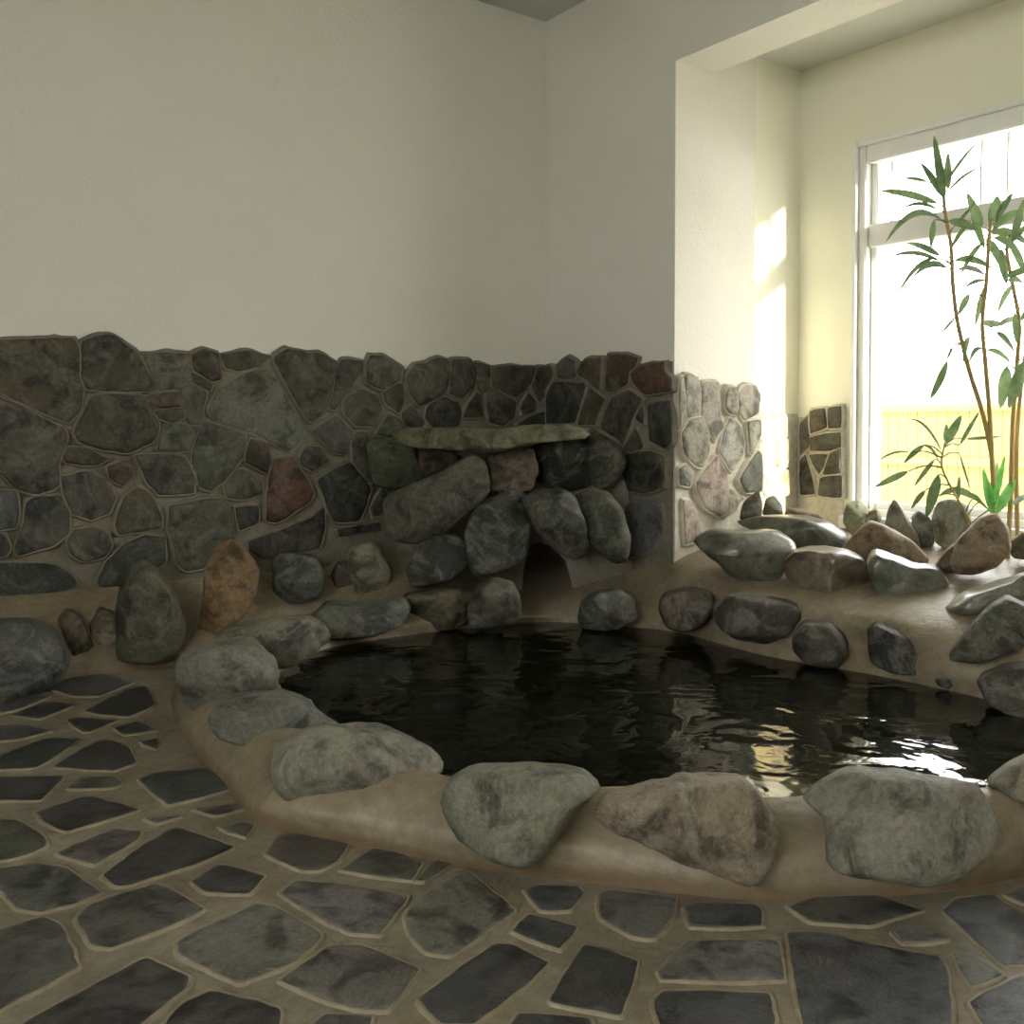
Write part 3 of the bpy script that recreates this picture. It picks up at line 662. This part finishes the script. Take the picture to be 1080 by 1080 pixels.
RW = [
 ('n',[(577,387),(584,387),(587,395),(578,412),(577,410)]),('g',[(591,385),(600,378),(609,382),(611,395),(607,399),(592,399)]),
 ('D',[(579,420),(585,404),(619,404),(620,409),(609,445),(579,446)]),('n',[(613,391),(622,379),(637,378),(636,411),(632,409),(625,400),(614,396)]),
 ('n',[(641,400),(643,374),(662,375),(674,378),(671,388),(665,391),(663,404),(650,413),(641,412)]),
 ('r',[(668,393),(680,386),(704,382),(704,393),(711,399),(711,412),(683,416),(673,406)]),
 ('n',[(624,409),(640,422),(632,438),(630,447),(612,448),(615,435),(622,417)]),
 ('k',[(635,448),(645,426),(648,419),(665,412),(679,422),(669,440),(659,468),(652,462),(636,452)]),
 ('k',[(675,440),(681,430),(682,446),(676,443)]),('k',[(662,471),(672,452),(680,470),(675,477),(664,479)]),
 ('D',[(687,428),(698,424),(710,424),(711,465),(704,473),(688,464)]),
 ('k',[(660,480),(690,476),(704,483),(703,514),(680,520),(657,515),(658,495)]),
 ('s',[(655,533),(700,531),(702,560),(690,580),(665,588)]),('k',[(626,452),(655,470),(657,480),(640,485),(625,470)]),
 ('k',[(580,452),(620,452),(622,480),(580,480)]),
]
PW = [
 ('v',[(720,396),(727,396),(735,404),(736,437),(723,440)]),('v',[(739,404),(756,404),(757,437),(761,450),(752,465),(746,455),(738,440)]),
 ('v',[(762,416),(765,409),(772,410),(773,437),(765,435),(761,428)]),('v',[(777,414),(785,407),(795,408),(799,417),(797,436),(783,443),(779,437)]),
 ('v',[(716,458),(725,444),(738,441),(744,458),(744,475),(738,493),(730,490),(719,478)]),
 ('v',[(757,475),(764,451),(768,441),(780,451),(783,470),(782,478),(770,497),(765,490)]),
 ('v',[(785,446),(798,443),(798,458),(790,479),(787,475)]),('L',[(776,505),(795,476),(799,480),(799,517),(783,519)]),
 ('w',[(731,508),(752,481),(760,495),(764,520),(762,540),(755,544),(740,535),(732,518)]),
 ('v',[(714,495),(722,491),(727,500),(725,513),(715,510)]),('w',[(766,516),(780,526),(771,539),(762,545)]),
 ('w',[(718,528),(726,529),(734,545),(737,568),(721,573)]),('v',[(713,400),(718,398),(719,440),(713,450)]),
]
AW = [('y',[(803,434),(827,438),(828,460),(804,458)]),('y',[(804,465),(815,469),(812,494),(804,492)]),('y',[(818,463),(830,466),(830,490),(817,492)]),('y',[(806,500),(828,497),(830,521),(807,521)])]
BW = [('g',[(846,447),(855,438),(855,470),(846,480)]),('n',[(857,434),(872,431),(874,450),(857,457)]),('g',[(876,431),(889,429),(889,450),(877,451)]),
 ('g',[(857,461),(888,456),(888,474),(857,475)]),('k',[(846,486),(852,480),(862,520),(846,521)]),('g',[(855,480),(876,480),(865,500)]),('g',[(878,479),(889,473),(889,498),(871,500)]),
 ('g',[(868,504),(889,502),(889,524),(865,522)])]
WC = {'o': (.080, .073, .046), 'k': (.062, .063, .045), 'g': (.090, .090, .070), 'l': (.125, .125, .100), 'L': (.135, .142, .118), 'n': (.085, .064, .043), 'D': (.040, .043, .036),
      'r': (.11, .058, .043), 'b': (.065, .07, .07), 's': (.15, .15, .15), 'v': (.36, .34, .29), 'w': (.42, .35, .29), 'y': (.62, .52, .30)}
def clad(name, plane_p, plane_n, data, H, mort, mortmat, label, extra=None, seed=0):
    c = Vector(plane_p)
    e = empty(name, c); tag(e, label, 'stone wall')
    bm = bmesh.new()
    for a in mort: box(bm, *a)
    mo = link('mortar', bm, M[mortmat], smooth=False, origin=c); mo.parent = e; mo.location = (0, 0, 0)
    sl = Slabs(); rnd = random.Random(seed)
    n = Vector(plane_n)
    for i, (k, o_) in enumerate(data):
        sl.add([onplane(x, y, c+n*.012, n) for x, y in o_], n, rnd.uniform(.6, 1.3)*H, tintv(rnd, WC[k], .12), seed*100+i, sharp=.10, dome=.40, grow=.008, lip=.012)
    if extra: extra(sl, rnd)
    sl.done('fieldstones', M['clad'], e, c)
    lp = link('joint_ridge', sl.lip, M[mortmat], origin=c); lp.parent = e; lp.location = (0, 0, 0)
    return e
def left_extra(sl, rnd):
    x1 = onplane(-42, 500, (0, YL, 0), (0, -1, 0)).x
    for i in range(0, 16):
        for j in range(0, 6):
            s = .20; k = 0
            q = []
            for a, b_ in ((0, 0), (1, 0), (1, 1), (0, 1)):
                u = jit(i+a, j+b_, s, 7); q.append(Vector((x1-.02-u.x if i+a else x1-.02, YL-.012, .36+u.y)))
            if max(p.x for p in q) > x1 or min(p.x for p in q) < XB: continue
            c = sum(q, Vector((0, 0, 0)))/4
            if c.z > 1.45: continue
            q = [c+(p-c)*.88 for p in q]
            sl.add(q, (0, -1, 0), rnd.uniform(.02, .035), tintv(rnd, WC[rnd.choice('okglDk')], .12), 900+i*10+j, dome=.5, sub=20)
tp = 1.50
# mortar backing follows the uneven stone top: stepped boxes
def topbacking(edge, y_or_x, axis, z0, th):
    out = []
    for (pa, pb, py) in edge:
        if axis == 'y':
            a = onplane(pa, py, (0, y_or_x, 0), (0, -1, 0)); b_ = onplane(pb, py, (0, y_or_x, 0), (0, -1, 0))
            out.append(((a.x, y_or_x-th, z0), (b_.x, y_or_x+.05, a.z)))
        elif axis == 'p':
            a = onplane(pa, py, (0, y_or_x, 0), (0, -1, 0)); b_ = onplane(pb, py, (0, y_or_x, 0), (0, -1, 0))
            out.append(((a.x, y_or_x-th, z0), (b_.x, y_or_x+.05, a.z)))
        else:
            a = onplane(pa, py, (y_or_x, 0, 0), (-1, 0, 0)); b_ = onplane(pb, py, (y_or_x, 0, 0), (-1, 0, 0))
            out.append(((y_or_x-th, b_.y, z0), (y_or_x+.05, a.y, a.z)))
    return out
le = [(-600,0,362),(0,84,361),(84,146,374),(146,232,377),(232,290,379),(290,356,383),(356,424,388),(424,470,390),(470,514,388),(514,575,386)]
clad('fieldstone_dado', (1.5, YL, .33), (0, -1, 0), LW, .030, topbacking(le, YL, 'y', .25, .012), 'mortar',
     'dark grey-green fieldstone dado with tan mortar covering the lower left wall', left_extra, 1)
re_ = [(575,612,386),(612,640,381),(640,672,378),(672,711,384)]
clad('fieldstone_dado', (XR, 4.4, .33), (-1, 0, 0), RW, .030, topbacking(re_, XR, 'x', .25, .012), 'mortar',
     'short dark fieldstone dado with red-brown top stones between the room corner and the pillar', None, 2)
pe = [(711,735,396),(735,760,405),(760,800,410)]
clad('fieldstone_dado', (4.2, YP, .4), (0, -1, 0), PW, .030, topbacking(pe, YP, 'p', .2, .012), 'lime',
     'pale grey and pinkish stones facing the lower pillar toward the window', None, 3)
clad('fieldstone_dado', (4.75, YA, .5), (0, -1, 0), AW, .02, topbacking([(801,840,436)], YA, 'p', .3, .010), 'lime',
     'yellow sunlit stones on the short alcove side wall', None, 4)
clad('fieldstone_dado', (XW, 3.6, .5), (-1, 0, 0), BW, .025, topbacking([(840,856,440),(856,891,430)], XW, 'x', .3, .010), 'lime',
     'small brownish-grey stone facing directly left of the window frame', None, 5)

# ------------------------------------------------------------------ plants
def tube(bm, pts, r0, r1, seg=8):
    pts = cr(pts, 5, closed=False); n = len(pts); rings = []
    for i, p in enumerate(pts):
        d = (pts[min(i+1, n-1)]-pts[max(i-1, 0)]).normalized(); a = d.orthogonal().normalized(); b_ = d.cross(a)
        if i: a = (a0 - d*a0.dot(d)).normalized(); b_ = d.cross(a)
        a0 = a
        r = r0+(r1-r0)*i/(n-1); r *= 1+.06*math.sin(i*2.1)
        rings.append([p + (a*math.cos(2*math.pi*k/seg)+b_*math.sin(2*math.pi*k/seg))*r for k in range(seg)])
    lofted(rings, pts[0], pts[-1], bm)
def leaf(bm, p0, p1, w, sag=.12, roll=0.0):
    L = (p1-p0).length; n = 10
    d = (p1-p0).normalized(); side = d.cross(EYE-p0).normalized()
    side = (Matrix.Rotation(roll, 3, d) @ side)
    nrm = d.cross(side).normalized()
    rows_ = []
    for i in range(n+1):
        u = i/n
        c = p0.lerp(p1, u) + Vector((0, 0, 1))*(sag*L*4*u*(1-u))
        ww = w*.5*max(.02, (min(1, u/.12)**.8)*.25 + .75*math.sin(math.pi*min(1, u**.8))**1.0)
        if u > .92: ww *= .5
        if i == n: ww = .0004
        rows_.append((bm.verts.new(c-side*ww+nrm*ww*.35), bm.verts.new(c), bm.verts.new(c+side*ww+nrm*ww*.35)))
    for a, b_ in zip(rows_, rows_[1:]):
        bm.faces.new((a[0], a[1], b_[1], b_[0])); bm.faces.new((a[1], a[2], b_[2], b_[1]))
PD = 4.72
def plant(name, label, stems, leaves, mat, base, D=PD, rs=(.012, .008)):
    b0 = DD(*base, D); e = empty(name, b0); tag(e, label, 'plant')
    rnd = random.Random(len(leaves))
    spine = []
    for s in stems:
        dz = rnd.uniform(-.1, .1); bm = bmesh.new()
        pts = [DD(x, y, D + dz*i/max(1, len(s)-1)) for i, (x, y) in enumerate(s)]
        spine += cr(pts, 6, closed=False)
        tube(bm, pts, *rs); o = link('stem', bm, M['bark'], origin=b0); o.parent = e; o.location = (0, 0, 0)
    bm = bmesh.new()
    for lf in leaves:
        (x0, y0), (x1, y1), w = lf[:3]; sag = lf[3] if len(lf) > 3 else .10
        k = rnd.uniform(-.18, .18)
        p0 = DD(x0, y0, D+k*.1); sp = min(spine, key=lambda q: (q-p0-Vector((0, 0, -.02))).length)
        if .004 < (sp-p0).length < .22: tube(bm, [sp, sp.lerp(p0, .5)+Vector((0, 0, .12*(sp-p0).length)), p0], .0038, .0026, 5)
        leaf(bm, DD(x0, y0, D+k*.1), DD(x1, y1, D+k), w*.8*D/F, sag, rnd.uniform(-.5, .5))
    o = link('foliage', bm, M[mat], origin=b0); o.parent = e; o.location = (0, 0, 0); return e
ST1 = [[(1048,600),(1050,520),(1040,450),(1022,390),(1010,340),(1005,300),(1003,260),(997,225),(995,203)],
       [(1052,600),(1047,500),(1044,440),(1039,380),(1036,340),(1040,300),(1043,255),(1045,232)],
       [(1062,600),(1066,520),(1068,450),(1073,380),(1075,340),(1068,300),(1062,265),(1066,248)],
       [(1074,600),(1072,500),(1074,440),(1082,370),(1092,320),(1098,270)]]
LV1 = [((996,212),(985,143),11,.0),((994,208),(971,172),9,.05),((990,215),(928,201),11,.06),((978,192),(952,188),5,.05),((996,196),(1031,150),5,.05),((998,204),(1036,176),4,.1),
 ((994,232),(934,256),9,.22),((990,222),(950,221),5,.15),((1000,233),(1032,243),11,.05),((1005,240),(1029,212),5,-.02),((985,232),(982,262),8,.0),((1000,200),(1000,160),10,0),
 ((992,270),(956,256),9,.08),((992,276),(939,271),6,.1),((990,272),(946,312),6,.15),((1000,283),(962,294),9,.18),((1003,262),(1024,232),6,.05),((1006,275),(1046,283),10,.12),
 ((1036,240),(1020,203),12,.0),((1038,262),(1024,226),9,.05),((1046,238),(1052,206),16,.0),((1050,235),(1069,203),9,.05),((1046,244),(1082,222),10,.12),((1044,246),(1090,262),12,.15),
 ((1040,252),(1063,296),11,.1),((1048,250),(1080,276),10,.15),((1036,256),(1013,290),7,.1),((1040,290),(1010,285),8,.1),((1040,296),(1017,304),6,.1),((1056,262),(1062,300),12,0),
 ((1060,292),(1092,283),10,.05),((1062,296),(1080,300),8,.1),((1040,300),(1028,345),8,.05),((1022,310),(1011,332),9,.0),((1008,334),(992,352),4,0),((1005,366),(998,380),4,.0),
 ((999,380),(981,421),10,-.03),((1000,368),(1022,366),3,.1),((1022,355),(1016,382),7,.1),((1038,368),(1022,382),7,.2),((1040,369),(1066,383),7,.15),((1052,344),(1080,336),8,.08),
 ((1050,350),(1070,372),8,.1),((1062,386),(1055,431),16,.0),((1080,380),(1064,431),16,.0),((1036,340),(1060,342),10,.0),((1070,330),(1072,362),9,.0),((1066,256),(1086,236),9,.05),
 ((1098,268),(1110,215),11,.0),((1098,268),(1140,240),11,.1),((1098,270),(1145,285),11,.15),((1098,272),(1125,320),10,.1),((1092,320),(1130,345),10,.12),((1090,300),(1066,262),9,.05),
 ((1085,350),(1120,360),9,.15),((1068,300),(1052,330),8,.05),((1068,255),(1080,210),10,0),((1075,340),(1100,310),9,.05)]
plant('leafy_plant', 'tall thin-stemmed leafy plant standing in front of the bright window', ST1, LV1, 'leaf', (1058, 600))
ST2 = [[(1030,580),(1024,552),(1012,530),(1000,508),(993,490),(996,470)]]
LV2 = [((958,497),(922,514),9,.0),((960,477),(923,489),3,.1),((975,469),(953,489),7,.05),((986,484),(964,513),6,.0),((990,500),(977,546),14,.0),((976,517),(961,537),7,.05),
 ((990,523),(1028,523),9,.12),((1035,528),(1010,520),8,.05),((998,468),(1014,438),12,0),((997,466),(998,447),7,0),((1012,470),(1033,434),6,.0),((1018,463),(1058,460),5,.0),
 ((994,478),(955,443),4,.2),((990,486),(972,470),4,.15),((1010,528),(1012,502),6,0),((1026,526),(1044,540),4,.1),((1066,533),(1095,520),8,.05),((1012,478),(1024,518),3,0)]
plant('leafy_plant', 'low drooping side plant with dark narrow leaves left of the tall stems', ST2, LV2, 'leaf', (1030, 580), 4.66, (.006, .004))
LV3 = [((1048,545),(1037,494),11,.0),((1049,545),(1052,487),11,.0),((1050,542),(1072,499),15,.0),((1050,530),(1060,480),8,.0),((1048,540),(1042,505),9,0)]
plant('sprouting_plant', 'bright green young sprout at the foot of the tall plant', [[(1049,600),(1049,560),(1049,530)]], LV3, 'sprout', (1049, 600), 4.60, (.006, .005))

# ------------------------------------------------------------------ outside
struct(boxes('ground_yard', [((-12, -8, -.1), (XB-.2, 10, -.02))], M['gravel']))
struct(boxes('ground_outside', [((XW+.2, -8, -.1), (18, 14, .12))], M['gravel']))
e = empty('board_fence', (7.6, 3, .12)); tag(e, 'yellow vertical board fence with a pale upper band outside the window', 'fence')
bl = []; y = -3.0
rnd = random.Random(2)
while y < 9:
    bl.append(((7.6, y, .12), (7.63, y+.085, 1.27))); y += .09
o = boxes('board_panel', bl, M['timber'], origin=e.location); o.parent = e; o.location = (0, 0, 0)
o = boxes('rail', [((7.56, -3, 1.24), (7.60, 9, 1.29)), ((7.56, -3, .80), (7.60, 9, .86))], M['timber'], origin=e.location); o.parent = e; o.location = (0, 0, 0)
bl = []; y = -3.0
while y < 9:
    bl.append(((7.61, y, 1.29), (7.625, y+.17, 1.66))); y += .18
o = boxes('upper_panel', bl, M['polyc'], origin=e.location); o.parent = e; o.location = (0, 0, 0)

# ------------------------------------------------------------------ light
w = bpy.data.worlds.new('sky'); S.world = w; w.use_nodes = True
bg = w.node_tree.nodes['Background']; bg.inputs[0].default_value = (.98, .985, .965, 1); bg.inputs[1].default_value = 8.5
def sun(d, st, ang, col):
    l = bpy.data.lights.new('sun', 'SUN'); l.energy = st; l.angle = math.radians(ang); l.color = col
    o = bpy.data.objects.new('sun', l); C.objects.link(o); o.rotation_euler = Vector(d).to_track_quat('-Z', 'Y').to_euler(); o.location = (9, -3, 6)
sun((-.285, .95, -.20), 17, 4, (1, .93, .75))
def portal(loc, sx, sy, d):
    l = bpy.data.lights.new('sky_portal', 'AREA'); l.shape = 'RECTANGLE'; l.size = sx; l.size_y = sy; l.cycles.is_portal = True
    o = bpy.data.objects.new('sky_portal', l); C.objects.link(o); o.location = loc; o.rotation_euler = Vector(d).to_track_quat('-Z', 'Z').to_euler()
portal((XW+.19, (WY0+WY1)/2, (WZ0+WZ1)/2), WY1-WY0, WZ1-WZ0, (-1, 0, 0))
portal((XB-.19, -.3, 1.95), 3.0, 1.5, (1, 0, 0))  # guides sky sampling through the added west opening

S.view_settings.view_transform = 'Standard'; S.view_settings.look = 'None'; S.view_settings.gamma = 1
S.view_settings.use_curve_mapping = False; S.view_settings.exposure = 0.43
